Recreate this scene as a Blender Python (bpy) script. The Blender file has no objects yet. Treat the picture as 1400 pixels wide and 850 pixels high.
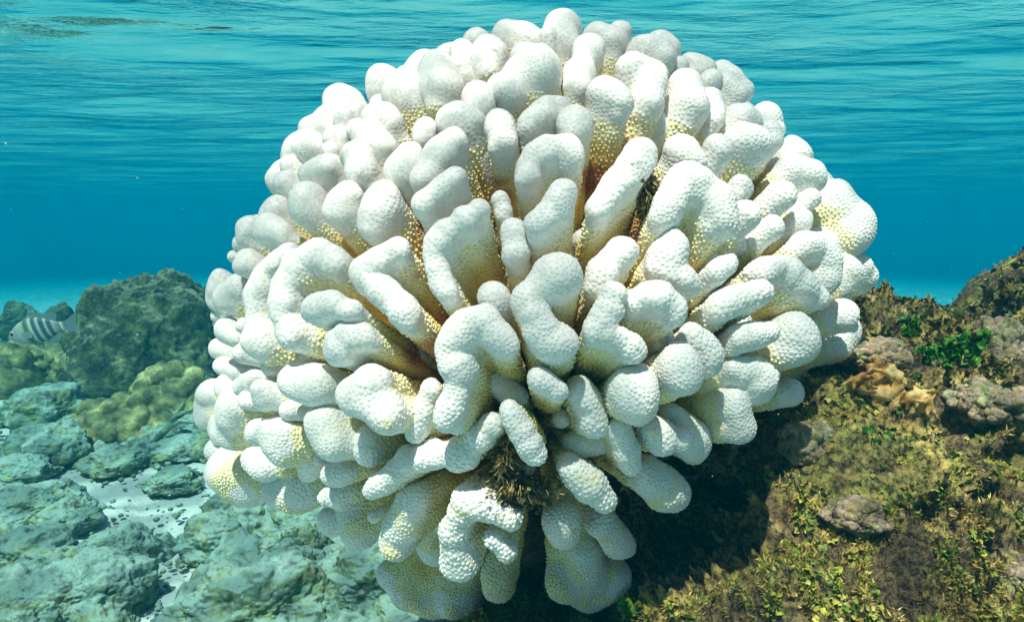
import bpy, math, random
import numpy as np
from mathutils import Vector, Matrix

random.seed(7)
rng = np.random.default_rng(7)
sc = bpy.context.scene
R = math.radians

# ------------------------------------------------------------------ camera
F_PX = 946.0
PITCH = R(7.53)
cam_d = bpy.data.cameras.new("camera")
cam = bpy.data.objects.new("camera", cam_d)
sc.collection.objects.link(cam)
cam.location = (0, 0, 0)
cam.rotation_euler = (math.pi / 2 - PITCH, 0, 0)
cam_d.sensor_width = 36
cam_d.lens = F_PX / 1400 * 36
cam_d.clip_start = 0.02
cam_d.clip_end = 500
sc.camera = cam

# ------------------------------------------------------------------ sky, sun, exposure
SUN_EL, SUN_AZ = R(62), R(200)          # azimuth clockwise from +Y: behind the camera, a little to the left
world = bpy.data.worlds.new("World")
sc.world = world
world.use_nodes = True
wn = world.node_tree
for n in list(wn.nodes):
    wn.nodes.remove(n)
wo = wn.nodes.new('ShaderNodeOutputWorld')
bg = wn.nodes.new('ShaderNodeBackground')
sky = wn.nodes.new('ShaderNodeTexSky')
sky.sky_type = 'NISHITA'
sky.sun_disc = False
sky.sun_elevation = SUN_EL
sky.sun_rotation = SUN_AZ
bg.inputs['Strength'].default_value = 0.13
wn.links.new(sky.outputs[0], bg.inputs['Color'])
wn.links.new(bg.outputs[0], wo.inputs['Surface'])

sun_d = bpy.data.lights.new("sun", 'SUN')
sun_d.energy = 5.0
sun_d.angle = R(0.5)
sun_d.color = (1.0, 0.86, 0.71)
sun = bpy.data.objects.new("sun", sun_d)
sc.collection.objects.link(sun)
sdir = Vector((math.sin(SUN_AZ) * math.cos(SUN_EL), math.cos(SUN_AZ) * math.cos(SUN_EL), math.sin(SUN_EL)))
sun.rotation_euler = sdir.to_track_quat('Z', 'Y').to_euler()

sc.view_settings.view_transform = 'Standard'
sc.view_settings.look = 'None'
sc.view_settings.gamma = 1
sc.view_settings.exposure = 0.60
sc.render.engine = 'CYCLES'
cy = sc.cycles
cy.max_bounces = 6
cy.diffuse_bounces = 3
cy.glossy_bounces = 2
cy.transmission_bounces = 2
cy.transparent_max_bounces = 8
cy.volume_bounces = 0
cy.use_denoising = True
cy.use_adaptive_sampling = True
cy.adaptive_threshold = 0.02
cy.caustics_reflective = False
cy.caustics_refractive = False

Fv = np.array([0, math.cos(PITCH), -math.sin(PITCH)])
Uv = np.array([0, math.sin(PITCH), math.cos(PITCH)])
Xv = np.array([1.0, 0, 0])


def P(px, py, d):
    """point of the place seen at pixel (px,py) at depth d along the view axis"""
    px = np.asarray(px, float)[..., None]; py = np.asarray(py, float)[..., None]; d = np.asarray(d, float)[..., None]
    return d * (Fv + Xv * (px - 700) / F_PX - Uv * (py - 425) / F_PX)


SEA = -0.78


def on_ground(px, py, z=SEA):
    v = P(px, py, 1.0)
    return v * (z / v[2])


# ------------------------------------------------------------------ noise in numpy
_perm = np.random.default_rng(3).permutation(256)
_perm = np.concatenate([_perm, _perm, _perm])
_g = np.random.default_rng(4).normal(size=(256, 3))
_g /= np.linalg.norm(_g, axis=1)[:, None]


def perlin(p):
    p = np.asarray(p, float)
    i = np.floor(p).astype(int); f = p - i; i &= 255
    u = f * f * f * (f * (f * 6 - 15) + 10)
    r = 0
    for dx in (0, 1):
        wx = u[..., 0] if dx else 1 - u[..., 0]
        for dy in (0, 1):
            wy = u[..., 1] if dy else 1 - u[..., 1]
            for dz in (0, 1):
                wz = u[..., 2] if dz else 1 - u[..., 2]
                h = _perm[_perm[_perm[(i[..., 0] + dx) & 255] + ((i[..., 1] + dy) & 255)] + ((i[..., 2] + dz) & 255)]
                g = _g[h]
                r = r + wx * wy * wz * (g[..., 0] * (f[..., 0] - dx) + g[..., 1] * (f[..., 1] - dy) + g[..., 2] * (f[..., 2] - dz))
    return r * 1.5


def fbm(p, octv=4, gain=.5, lac=2.03, ridge=False):
    a, s, t = 1.0, 0.0, 0.0
    q = np.array(p, float)
    for _ in range(octv):
        n = perlin(q)
        if ridge:
            n = 1 - 2 * np.abs(n)
        s = s + a * n; t += a
        a *= gain; q = q * lac + 17.3
    return s / t


def sstep(a, b, x):
    t = np.clip((x - a) / (b - a), 0, 1)
    return t * t * (3 - 2 * t)


# ------------------------------------------------------------------ mesh helpers
def mesh_obj(name, V, faces, mat=None, parent=None, attrs=None, smooth=True):
    """faces: list of int arrays (n,3) / (n,4)"""
    me = bpy.data.meshes.new(name)
    V = np.ascontiguousarray(V, dtype=np.float32)
    faces = [np.asarray(f, dtype=np.int32) for f in faces if len(f)]
    nl = sum(f.size for f in faces); nf = sum(len(f) for f in faces)
    me.vertices.add(len(V)); me.vertices.foreach_set('co', V.ravel())
    me.loops.add(nl); me.polygons.add(nf)
    me.loops.foreach_set('vertex_index', np.concatenate([f.ravel() for f in faces]))
    st = []; o = 0
    for f in faces:
        st.append(o + np.arange(len(f), dtype=np.int32) * f.shape[1]); o += f.size
    me.polygons.foreach_set('loop_start', np.concatenate(st))
    me.update(calc_edges=True)
    me.validate()
    if smooth:
        me.polygons.foreach_set('use_smooth', np.ones(len(me.polygons), dtype=bool))
    for k, a in (attrs or {}).items():
        a = np.asarray(a, dtype=np.float32)
        if a.ndim == 1:
            at = me.attributes.new(k, 'FLOAT', 'POINT'); at.data.foreach_set('value', a)
        else:
            at = me.attributes.new(k, 'FLOAT_COLOR', 'POINT')
            at.data.foreach_set('color', np.concatenate([a, np.ones((len(a), 1), np.float32)], 1).ravel())
    if mat:
        me.materials.append(mat)
    o = bpy.data.objects.new(name, me)
    sc.collection.objects.link(o)
    if parent:
        o.parent = parent
    return o


def center(o, c):
    """put a top-level mesh's origin at c without moving its shape"""
    c = Vector(c)
    o.data.transform(Matrix.Translation(-c)); o.location = c
    return o


def empty(name, loc=(0, 0, 0)):
    e = bpy.data.objects.new(name, None); sc.collection.objects.link(e); e.location = loc
    e.empty_display_size = .05
    return e


def tag(o, label=None, cat=None, group=None, kind=None):
    if label: o['label'] = label
    if cat: o['category'] = cat
    if group: o['group'] = group
    if kind: o['kind'] = kind
    return o


def surface_nets(D, org, h):
    """zero surface of the sampled field D -> verts, quads"""
    s = D < 0
    nx, ny, nz = D.shape
    c = np.zeros((nx - 1, ny - 1, nz - 1), np.uint8)
    for a in (0, 1):
        for b in (0, 1):
            for d in (0, 1):
                c += s[a:nx - 1 + a, b:ny - 1 + b, d:nz - 1 + d]
    act = (c > 0) & (c < 8)
    idx = -np.ones(act.shape, np.int64)
    I = np.argwhere(act)
    idx[act] = np.arange(len(I))
    acc = np.zeros((len(I), 3)); cnt = np.zeros(len(I))
    corners = [(a, b, d) for a in (0, 1) for b in (0, 1) for d in (0, 1)]
    vals = {k: D[I[:, 0] + k[0], I[:, 1] + k[1], I[:, 2] + k[2]] for k in corners}
    for k in corners:
        for ax in range(3):
            if k[ax] == 0:
                k2 = list(k); k2[ax] = 1; k2 = tuple(k2)
                v0, v1 = vals[k], vals[k2]
                m = (v0 < 0) != (v1 < 0)
                t = np.where(m, v0 / np.where(m, v0 - v1, 1), 0)
                p = np.tile(np.array(k, float), (len(I), 1)); p[:, ax] += t
                acc[m] += p[m]; cnt[m] += 1
    V = (I + acc / cnt[:, None]) * h + org
    quads = []
    for ax in range(3):
        sl0 = [slice(None)] * 3; sl1 = [slice(None)] * 3
        sl0[ax] = slice(0, -1); sl1[ax] = slice(1, None)
        a, b = s[tuple(sl0)], s[tuple(sl1)]
        E = np.argwhere(a != b)
        u, v = (ax + 1) % 3, (ax + 2) % 3
        ok = (E[:, u] > 0) & (E[:, v] > 0) & (E[:, u] < D.shape[u] - 1) & (E[:, v] < D.shape[v] - 1)
        E = E[ok]
        flip = s[E[:, 0], E[:, 1], E[:, 2]]
        def cell(du, dv):
            q = E.copy(); q[:, u] -= du; q[:, v] -= dv
            return idx[q[:, 0], q[:, 1], q[:, 2]]
        q = np.stack([cell(1, 1), cell(0, 1), cell(0, 0), cell(1, 0)], 1)
        q[~flip] = q[~flip][:, ::-1]
        quads.append(q)
    return V, np.concatenate(quads)


def seg_d(p, a, b, ra, rb):
    ba = b - a; L = max(ba @ ba, 1e-12)
    t = np.clip(((p - a) @ ba) / L, 0, 1)
    return np.linalg.norm(p - a - t[..., None] * ba, axis=-1) - (ra + (rb - ra) * t)


def smin(a, b, k):
    h = np.clip(.5 + .5 * (b - a) / k, 0, 1)
    return b * (1 - h) + a * h - k * h * (1 - h)


def sdf_mesh(prims, h, k, namp=0, nscale=1, pad=None):
    """prims: (a,b,ra,rb) round cones, smooth union, polygonised"""
    A = np.array([p[0] for p in prims] + [p[1] for p in prims]); Rr = np.array([p[2] for p in prims] + [p[3] for p in prims])
    pad = (pad or 0) + 3 * h + abs(namp)
    lo = (A - Rr[:, None]).min(0) - pad; hi = (A + Rr[:, None]).max(0) + pad
    n = np.ceil((hi - lo) / h).astype(int) + 1
    X = np.stack(np.meshgrid(*[lo[i] + h * np.arange(n[i]) for i in range(3)], indexing='ij'), -1)
    D = None
    D = np.full(X.shape[:3], 9.0)
    for a, b, ra, rb in prims:          # each cone only touches the samples around it
        m_ = max(ra, rb) + 6 * h + k + 1.6 * abs(namp)
        i0 = np.maximum(np.floor((np.minimum(a, b) - m_ - lo) / h).astype(int), 0)
        i1 = np.ceil((np.maximum(a, b) + m_ - lo) / h).astype(int) + 1
        sl = tuple(slice(p_, q_) for p_, q_ in zip(i0, i1))
        D[sl] = smin(D[sl], seg_d(X[sl], a, b, ra, rb), k)
    if namp:
        near = np.abs(D) < 4 * h + namp * 1.5
        nz = np.zeros_like(D); nz[near] = perlin(X[near] / nscale)
        D = D + namp * nz
    return surface_nets(D, lo, h)


def vnormals(V, Q):
    n = np.cross(V[Q[:, 2]] - V[Q[:, 0]], V[Q[:, 3 if Q.shape[1] == 4 else 1]] - V[Q[:, 1 if Q.shape[1] == 4 else 0]])
    if Q.shape[1] == 3:
        n = np.cross(V[Q[:, 1]] - V[Q[:, 0]], V[Q[:, 2]] - V[Q[:, 0]])
    N = np.zeros_like(V)
    for j in range(Q.shape[1]):
        for c in range(3):
            N[:, c] += np.bincount(Q[:, j], n[:, c], minlength=len(V))
    return N / np.maximum(np.linalg.norm(N, axis=1), 1e-12)[:, None]


# ------------------------------------------------------------------ materials
def new_mat(name):
    m = bpy.data.materials.new(name); m.use_nodes = True
    nt = m.node_tree
    b = nt.nodes['Principled BSDF']
    return m, nt, b


def node(nt, t, **kw):
    n = nt.nodes.new(t)
    for k, v in kw.items():
        if k.startswith('i_'):
            n.inputs[k[2:].replace('_', ' ')].default_value = v
        else:
            setattr(n, k, v)
    return n


def ramp(nt, fac, stops, interp='LINEAR'):
    r = nt.nodes.new('ShaderNodeValToRGB')
    r.color_ramp.interpolation = interp
    e = r.color_ramp.elements
    while len(e) < len(stops): e.new(.5)
    for x, (p, c) in zip(e, stops):
        x.position = p; x.color = (*c, 1)
    nt.links.new(fac, r.inputs[0])
    return r.outputs[0]


def noise(nt, scale, detail=4, rough=.55, vec=None, out='Fac'):
    n = node(nt, 'ShaderNodeTexNoise', i_Scale=scale, i_Detail=detail, i_Roughness=rough)
    if vec: nt.links.new(vec, n.inputs['Vector'])
    return n.outputs[out]


def mixc(nt, f, a, b, mode='MIX'):
    m = nt.nodes.new('ShaderNodeMix'); m.data_type = 'RGBA'; m.blend_type = mode
    for s, v in ((m.inputs[0], f), (m.inputs[6], a), (m.inputs[7], b)):
        if hasattr(v, 'is_linked'): nt.links.new(v, s)
        else: s.default_value = v if not isinstance(v, tuple) else (*v, 1)
    return m.outputs[2]


def bump(nt, b, h, strength, dist):
    n = nt.nodes.new('ShaderNodeBump'); n.inputs['Strength'].default_value = strength; n.inputs['Distance'].default_value = dist
    nt.links.new(h, n.inputs['Height']); nt.links.new(n.outputs[0], b.inputs['Normal'])
    return n


def geo_pos(nt):
    return node(nt, 'ShaderNodeNewGeometry').outputs['Position']


# living coral: colour from the branch's own zoning (white tips, cream flanks, ochre bases)
m_coral, nt, b = new_mat("bleached_coral_tissue")
at = node(nt, 'ShaderNodeAttribute', attribute_name='tint')
pos = geo_pos(nt)
f1 = ramp(nt, noise(nt, 90, 3, .6, pos), [(.35, (.93, .93, .93)), (.65, (1.0, 1.0, 1.0))])
col = mixc(nt, 1.0, at.outputs['Color'], f1, 'MULTIPLY')
dots = node(nt, 'ShaderNodeTexVoronoi', i_Scale=330); nt.links.new(pos, dots.inputs['Vector'])
dm = mixc(nt, ramp(nt, noise(nt, 26, 2, .5, pos), [(.45, (0, 0, 0)), (.6, (1, 1, 1))]), (1, 1, 1), ramp(nt, dots.outputs['Distance'], [(.10, (.93, .92, .92)), (.24, (1, 1, 1))]))
col = mixc(nt, 1.0, col, dm, 'MULTIPLY')
nt.links.new(col, b.inputs['Base Color'])
b.inputs['Roughness'].default_value = .5
b.inputs['Specular IOR Level'].default_value = .3
b.inputs['Subsurface Weight'].default_value = .22; b.inputs['Subsurface Scale'].default_value = .006; b.inputs['Subsurface Radius'].default_value = (1.0, .75, .35)
bump(nt, b, noise(nt, 700, 2, .6, pos), .25, .0008)

m_core, nt, b = new_mat("dead_coral_base")
pos = geo_pos(nt)
c = ramp(nt, noise(nt, 60, 5, .65, pos), [(.3, (.035, .035, .028)), (.5, (.10, .085, .06)), (.62, (.20, .15, .10)), (.75, (.16, .13, .13))])
nt.links.new(c, b.inputs['Base Color']); b.inputs['Roughness'].default_value = .8
bump(nt, b, noise(nt, 260, 5, .65, pos), 1, .006)


def rock_mat(name, stops, scale, spk=.5, bs=60, bd=.01, top=None, dark=(.03, .035, .025)):
    m, nt, b = new_mat(name)
    pos = geo_pos(nt)
    c = ramp(nt, noise(nt, scale, 6, .62, pos), stops)
    c = mixc(nt, 1.0, c, ramp(nt, noise(nt, scale * 3.1, 5, .7, pos), [(.36, (.38, .40, .40)), (.5, (.95, .95, .95)), (.62, (1.55, 1.55, 1.5))]), 'MULTIPLY')
    n2 = noise(nt, scale * 6.3, 4, .7, pos)
    c = mixc(nt, ramp(nt, n2, [(.60, (0, 0, 0)), (.70, (spk, spk, spk))]), c, dark)
    n3 = noise(nt, scale * 15, 3, .7, pos)
    c = mixc(nt, ramp(nt, n3, [(.55, (0, 0, 0)), (.68, (.6, .6, .6))]), c, (.34, .32, .25))
    if top:
        g = node(nt, 'ShaderNodeNewGeometry'); sx = node(nt, 'ShaderNodeSeparateXYZ')
        nt.links.new(g.outputs['Normal'], sx.inputs[0])
        ad = node(nt, 'ShaderNodeMath', operation='ADD'); nt.links.new(sx.outputs['Z'], ad.inputs[0])
        mm = node(nt, 'ShaderNodeMath', operation='MULTIPLY_ADD'); nt.links.new(noise(nt, scale * 3, 4, .6, pos), mm.inputs[0])
        mm.inputs[1].default_value = 1.6; mm.inputs[2].default_value = -.8
        nt.links.new(mm.outputs[0], ad.inputs[1])
        c = mixc(nt, ramp(nt, ad.outputs[0], [(.55, (0, 0, 0)), (.95, (.8, .8, .8))]), c, top)
    nt.links.new(c, b.inputs['Base Color'])
    b.inputs['Roughness'].default_value = .85
    bump(nt, b, noise(nt, bs, 7, .7, pos), .9, bd)
    return m


m_rock = rock_mat("silted_reef_rock", [(.28, (.025, .055, .042)), (.40, (.08, .17, .12)), (.48, (.22, .30, .15)), (.56, (.12, .23, .19)), (.66, (.30, .42, .37))], 8, .85, 60, .009, top=(.28, .44, .40))
m_bommie = rock_mat("dark_algal_rock", [(.32, (.018, .035, .02)), (.48, (.05, .08, .035)), (.56, (.14, .18, .07)), (.66, (.26, .30, .18))], 9, .8, 30, .04, top=(.26, .32, .22))
m_lobed = rock_mat("mustard_lobed_coral", [(.36, (.07, .10, .04)), (.48, (.20, .23, .09)), (.6, (.40, .40, .16))], 7, .3, 90, .004)
m_reef = None

m_sand, nt, b = new_mat("coral_sand")
pos = geo_pos(nt)
c = ramp(nt, noise(nt, 3, 5, .6, pos), [(.3, (.40, .47, .44)), (.6, (.54, .63, .60)), (.8, (.62, .71, .68))])
c = mixc(nt, ramp(nt, noise(nt, 45, 5, .7, pos), [(.58, (0, 0, 0)), (.72, (.6, .6, .6))]), c, (.25, .26, .19))
nt.links.new(c, b.inputs['Base Color']); b.inputs['Roughness'].default_value = .9
bump(nt, b, noise(nt, 25, 6, .65, pos), .6, .02)

# ------------------------------------------------------------------ water surface and haze (the water body)
WZ = 0.50


def polar(r0, r1, nr, na, zf):
    r = np.concatenate([[0.0], r0 * (r1 / r0) ** np.linspace(0, 1, nr)])
    a = np.linspace(0, 2 * math.pi, na, endpoint=False)
    X = r[:, None] * np.sin(a); Y = r[:, None] * np.cos(a)
    V = np.stack([X, Y, np.zeros_like(X)], -1)
    V[..., 2] = zf(V[..., 0], V[..., 1], np.broadcast_to(r[:, None], X.shape))
    i = np.arange(nr)[:, None] * na; j = np.arange(na)[None]; j2 = (j + 1) % na
    q = np.stack([i + j2, i + na + j2, i + na + j, i + j], -1).reshape(-1, 4)
    return V.reshape(-1, 3), q


def wave(x, y, r):
    p = np.stack([x, y, 0 * x], -1)
    z = .034 * fbm(p * [.7, 1.5, 1] + 5, 3, .5) + .009 * fbm(p * [2.4, 5.5, 1] + 9, 3, .5)
    return WZ + z


V, q = polar(.15, 90, 420, 720, wave)
m_water, nt, b = new_mat("water_surface")
nt.nodes.remove(b)
out = [n for n in nt.nodes if n.type == 'OUTPUT_MATERIAL'][0]
pos = geo_pos(nt)
mp = node(nt, 'ShaderNodeMapping'); mp.inputs['Scale'].default_value = (5, 11, 6); nt.links.new(pos, mp.inputs[0])
bn = nt.nodes.new('ShaderNodeBump'); bn.inputs['Strength'].default_value = 1; bn.inputs['Distance'].default_value = .008
pt = node(nt, 'ShaderNodeMath', operation='MULTIPLY'); nt.links.new(noise(nt, 1.0, 5, .6, mp.outputs[0]), pt.inputs[0])
nt.links.new(ramp(nt, noise(nt, .22, 3, .6, mp.outputs[0]), [(.40, (.5, .5, .5)), (.62, (1.9, 1.9, 1.9))]), pt.inputs[1]); nt.links.new(pt.outputs[0], bn.inputs['Height'])
gl = node(nt, 'ShaderNodeBsdfGlossy', i_Roughness=.03); gl.inputs['Color'].default_value = (.65, .93, .95, 1)
nt.links.new(bn.outputs[0], gl.inputs['Normal'])
# caustic sunlight painted into the sheet's transparency: clear net of lines, greyer cells
mp2 = node(nt, 'ShaderNodeMapping'); nt.links.new(pos, mp2.inputs[0]); mp2.inputs['Scale'].default_value = (1, 1, 0)
wn1 = noise(nt, 3.0, 2, .5, mp2.outputs[0], 'Color')
va = node(nt, 'ShaderNodeVectorMath', operation='MULTIPLY_ADD'); nt.links.new(wn1, va.inputs[0]); va.inputs[1].default_value = (.35, .35, 0); nt.links.new(mp2.outputs[0], va.inputs[2])
vo = node(nt, 'ShaderNodeTexVoronoi', i_Scale=5.0, feature='DISTANCE_TO_EDGE'); nt.links.new(va.outputs[0], vo.inputs['Vector'])
tc = ramp(nt, vo.outputs['Distance'], [(0, (1, 1, 1)), (.06, (1, 1, 1)), (.15, (.58, .60, .60)), (.5, (.42, .44, .44))])
tr = nt.nodes.new('ShaderNodeBsdfTransparent'); nt.links.new(tc, tr.inputs['Color'])
fr = node(nt, 'ShaderNodeFresnel', i_IOR=1.333); nt.links.new(bn.outputs[0], fr.inputs['Normal'])
mx = nt.nodes.new('ShaderNodeMixShader')
nt.links.new(fr.outputs[0], mx.inputs[0]); nt.links.new(tr.outputs[0], mx.inputs[1]); nt.links.new(gl.outputs[0], mx.inputs[2])
nt.links.new(mx.outputs[0], out.inputs['Surface'])
tag(mesh_obj("water", V, [q], m_water), "rippled sea surface seen from below", "water", kind="structure")

HAZE_D = 0.24
m_haze, nt, b = new_mat("sea_water_volume")
nt.nodes.remove(b)
out = [n for n in nt.nodes if n.type == 'OUTPUT_MATERIAL'][0]
pv = nt.nodes.new('ShaderNodeVolumePrincipled')
pv.inputs['Color'].default_value = (.0, .142, .212, 1)
pv.inputs['Absorption Color'].default_value = (.02, .70, .92, 1)
pv.inputs['Density'].default_value = HAZE_D
pv.inputs['Anisotropy'].default_value = 0.0
nt.links.new(pv.outputs[0], out.inputs['Volume'])
hz = bpy.data.meshes.new("haze")
x0, x1, y0, y1, z0, z1 = -70, 70, -20, 70, -7.0, .58
hv = [(x, y, z) for x in (x0, x1) for y in (y0, y1) for z in (z0, z1)]
hf = [(0, 1, 3, 2), (4, 6, 7, 5), (0, 4, 5, 1), (2, 3, 7, 6), (0, 2, 6, 4), (1, 5, 7, 3)]
hz.from_pydata(hv, [], hf); hz.materials.append(m_haze)
ho = bpy.data.objects.new("haze", hz); sc.collection.objects.link(ho)
tag(ho, "clear blue sea water filling the scene", "haze", kind="stuff")

# ------------------------------------------------------------------ seabed
def bed(x, y, r):
    p = np.stack([x, y, 0 * x], -1)
    z = .05 * fbm(p * 1.1, 3) + .012 * fbm(p * 7, 3) * np.exp(-r / 8)
    m = sstep(.0, .25, fbm(p * 2.3 + 40, 3)) * np.exp(-((y - 1.3) / 1.6) ** 2)
    z = z + m * (.02 + .03 * fbm(p * 8, 4, .6))
    z = z - .06 * np.maximum(0, r - 4)
    return SEA - .02 + z * np.clip(r / .5, 0, 1)


V, q = polar(.3, 85, 380, 720, bed)
tag(mesh_obj("seabed", V, [q], m_sand), "pale sandy seabed with rubble", "ground", kind="structure")


def rubble_bank():
    xs_, ys_ = np.linspace(-1.9, .35, 520), np.linspace(.75, 3.2, 560)
    X_, Y_ = np.meshgrid(xs_, ys_, indexing='ij')
    p = np.stack([X_, Y_, 0 * X_], -1)
    n = fbm(p * 3.2 + 60, 3, .5)
    z = .055 * n + .045 * fbm(p * 9 + 3, 3, .55, ridge=True) + .016 * fbm(p * 30, 3, .6) + .004 * fbm(p * 90, 2)
    for (sx, sy, wx, wy) in ((212, 680, 115, 48), (208, 800, 44, 75), (40, 648, 70, 16), (10, 780, 40, 14), (120, 640, 60, 14), (255, 640, 40, 14)):
        g = on_ground(sx, sy); d_ = float(g @ Fv)
        ry_ = abs(on_ground(sx, sy - wy)[1] - on_ground(sx, sy + wy)[1]) / 2
        z = z - .17 * np.exp(-(((X_ - g[0]) / (wx * d_ / F_PX)) ** 2 + ((Y_ - g[1]) / ry_) ** 2) ** 1.5)
    edge = np.minimum.reduce([X_ + 1.9, .35 - X_, Y_ - .75, 3.2 - Y_])
    z = z + .01 - .12 * sstep(.35, 0, edge)
    V = np.stack([X_, Y_, SEA + z], -1).reshape(-1, 3)
    ny_ = len(ys_); i = np.arange(len(xs_) - 1)[:, None] * ny_; j = np.arange(ny_ - 1)[None]
    q = np.stack([i + j, i + ny_ + j, i + ny_ + j + 1, i + j + 1], -1).reshape(-1, 4)
    return tag(mesh_obj("rocky_seabed", V, [q], m_rock), "eroded rubble bank on the sandy seabed", "ground", kind="structure")


rubble_bank()
# ------------------------------------------------------------------ the reef ledge on the right, one rock face
m_reef, nt, b = new_mat("overgrown_reef")
pos = geo_pos(nt)
n1 = noise(nt, 11, 5, .65, pos)
n2 = noise(nt, 34, 6, .7, pos)
n3 = noise(nt, 130, 5, .7, pos)
c1 = ramp(nt, n1, [(.30, (.04, .03, .018)), (.40, (.32, .20, .07)), (.48, (.24, .25, .05)), (.54, (.66, .47, .16)), (.62, (.46, .26, .07)), (.72, (.58, .40, .33))])
c2 = ramp(nt, n2, [(.30, (.025, .022, .014)), (.42, (.20, .16, .06)), (.50, (.44, .38, .13)), (.57, (.26, .29, .06)), (.64, (.58, .46, .25)), (.72, (.55, .38, .36))])
c = mixc(nt, .55, c1, c2)
c3 = ramp(nt, n3, [(.40, (.12, .10, .08)), (.49, (.9, .9, .85)), (.60, (1.9, 1.8, 1.55))])
c = mixc(nt, 1.0, c, c3, 'MULTIPLY')
gat = node(nt, 'ShaderNodeAttribute', attribute_name='growth')
bare = ramp(nt, n3, [(.38, (.018, .014, .010)), (.48, (.12, .08, .04)), (.58, (.32, .22, .11))])
c = mixc(nt, gat.outputs['Fac'], bare, c)
nt.links.new(c, b.inputs['Base Color']); b.inputs['Roughness'].default_value = .8
bump(nt, b, noise(nt, 220, 7, .75, pos), 1.0, .006)

CREST = [(540, 1130), (600, 960), (640, 860), (700, 760), (800, 660), (900, 570), (1000, 490), (1080, 430), (1120, 405), (1185, 402), (1240, 416), (1300, 422), (1350, 432), (1374, 408), (1390, 366), (1430, 352), (1520, 320), (1700, 300), (1950, 330)]
cxs = np.array([c_[0] for c_ in CREST], float); cys = np.array([c_[1] for c_ in CREST], float)


def reef_depth(px, py):
    cr = np.interp(px, cxs, cys)
    s = np.clip((960 - py) / (960 - 400), -.3, 1.1)
    d = .60 + .50 * np.sign(s) * np.abs(s) ** 1.15
    d = d + .30 * np.exp(-(((px - 860) / 190) ** 2 + ((py - 700) / 150) ** 2))
    d = d + .16 * sstep(1150, 700, px)
    d = d + .10 * np.exp(-(((px - 1215) / 70) ** 2 + ((py - 475) / 22) ** 2))      # hollow under the crest
    d = d + .10 * np.exp(-(((px - 1360) / 45) ** 2 + ((py - 720) / 90) ** 2))
    d = d - .10 * np.exp(-(((px - 1150) / 90) ** 2 + ((py - 640) / 60) ** 2))
    d = d - .13 * np.exp(-(((px - 1400) / 50) ** 2 + ((py - 400) / 50) ** 2))
    d = d - .07 * np.exp(-(((px - 1350) / 60) ** 2 + ((py - 560) / 45) ** 2))
    return d


nu, nv, nb = 760, 470, 60
us = np.linspace(545, 1900, nu)
cr = np.interp(us, cxs, cys)
vs = np.linspace(0, 1, nv)
PY = 1150 + (cr[:, None] - 1150) * vs[None]
PX = np.repeat(us[:, None], nv, 1)
DD = reef_depth(PX, PY)
DD = DD + .05 * sstep(.93, 1, vs)[None] ** 2
W = P(PX, PY, DD)
back = []
top = W[:, -1]
for k in range(1, nb + 1):
    t = k / nb
    q_ = top.copy(); ang = t * math.pi / 2 * 1.15
    q_[:, 1] += .45 * math.sin(ang) * 1.3; q_[:, 2] = top[:, 2] - (top[:, 2] + .95) * (1 - math.cos(ang)) * .85 - .16 * math.sin(ang)
    q_[:, 0] += .15 * t
    back.append(q_)
W = np.concatenate([W, np.stack(back, 1)], 1)
nvt = nv + nb
i = np.arange(nu - 1)[:, None] * nvt; j = np.arange(nvt - 1)[None]
Q = np.stack([i + j, i + nvt + j, i + nvt + j + 1, i + j + 1], -1).reshape(-1, 4)
V = W.reshape(-1, 3)
N = vnormals(V, Q)
big = fbm(V / .13 + 3, 2, .5)
cav = sstep(.18, .50, fbm(V / .05 + 90, 3, .5))
disp = .070 * big - .075 * cav + .030 * fbm(V / .10 + 55, 3, .6, ridge=True) + .040 * fbm(V / .050 + 11, 3, .6, ridge=True) + .014 * fbm(V / .017 + 31, 3, .6) + .0055 * fbm(V / .007 + 71, 2, .6)
kcr = np.tile(np.concatenate([1.45 - 1.15 * sstep(.84, 1, vs), np.full(nb, .30)]), nu)
clu = fbm(V / .034 + 400, 3, .55)
disp = disp + .016 * sstep(-.02, .22, clu) / 1.3
V = V + N * (disp * kcr)[:, None]
N = vnormals(V, Q)
RV, RN = V, N
tag(mesh_obj("reef", V, [Q], m_reef, None, {"growth": sstep(-.12, .16, clu)}), "rough reef ledge overgrown with algae", "reef", kind="structure")
dep = RV @ Fv
RPX = 700 + F_PX * (RV @ Xv) / dep; RPY = 425 - F_PX * (RV @ Uv) / dep


def leaf_mat(name, rough=.5, tr=.25):
    m, nt, b = new_mat(name)
    at = node(nt, 'ShaderNodeAttribute', attribute_name='tint')
    pos = geo_pos(nt)
    f = ramp(nt, noise(nt, 240, 3, .6, pos), [(.35, (.6, .6, .6)), (.65, (1.25, 1.25, 1.2))])
    c = mixc(nt, 1, at.outputs['Color'], f, 'MULTIPLY')
    nt.links.new(c, b.inputs['Base Color']); b.inputs['Roughness'].default_value = rough
    b.inputs['Specular IOR Level'].default_value = .35
    return m


m_leaf = leaf_mat("algae_blade")


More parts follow.
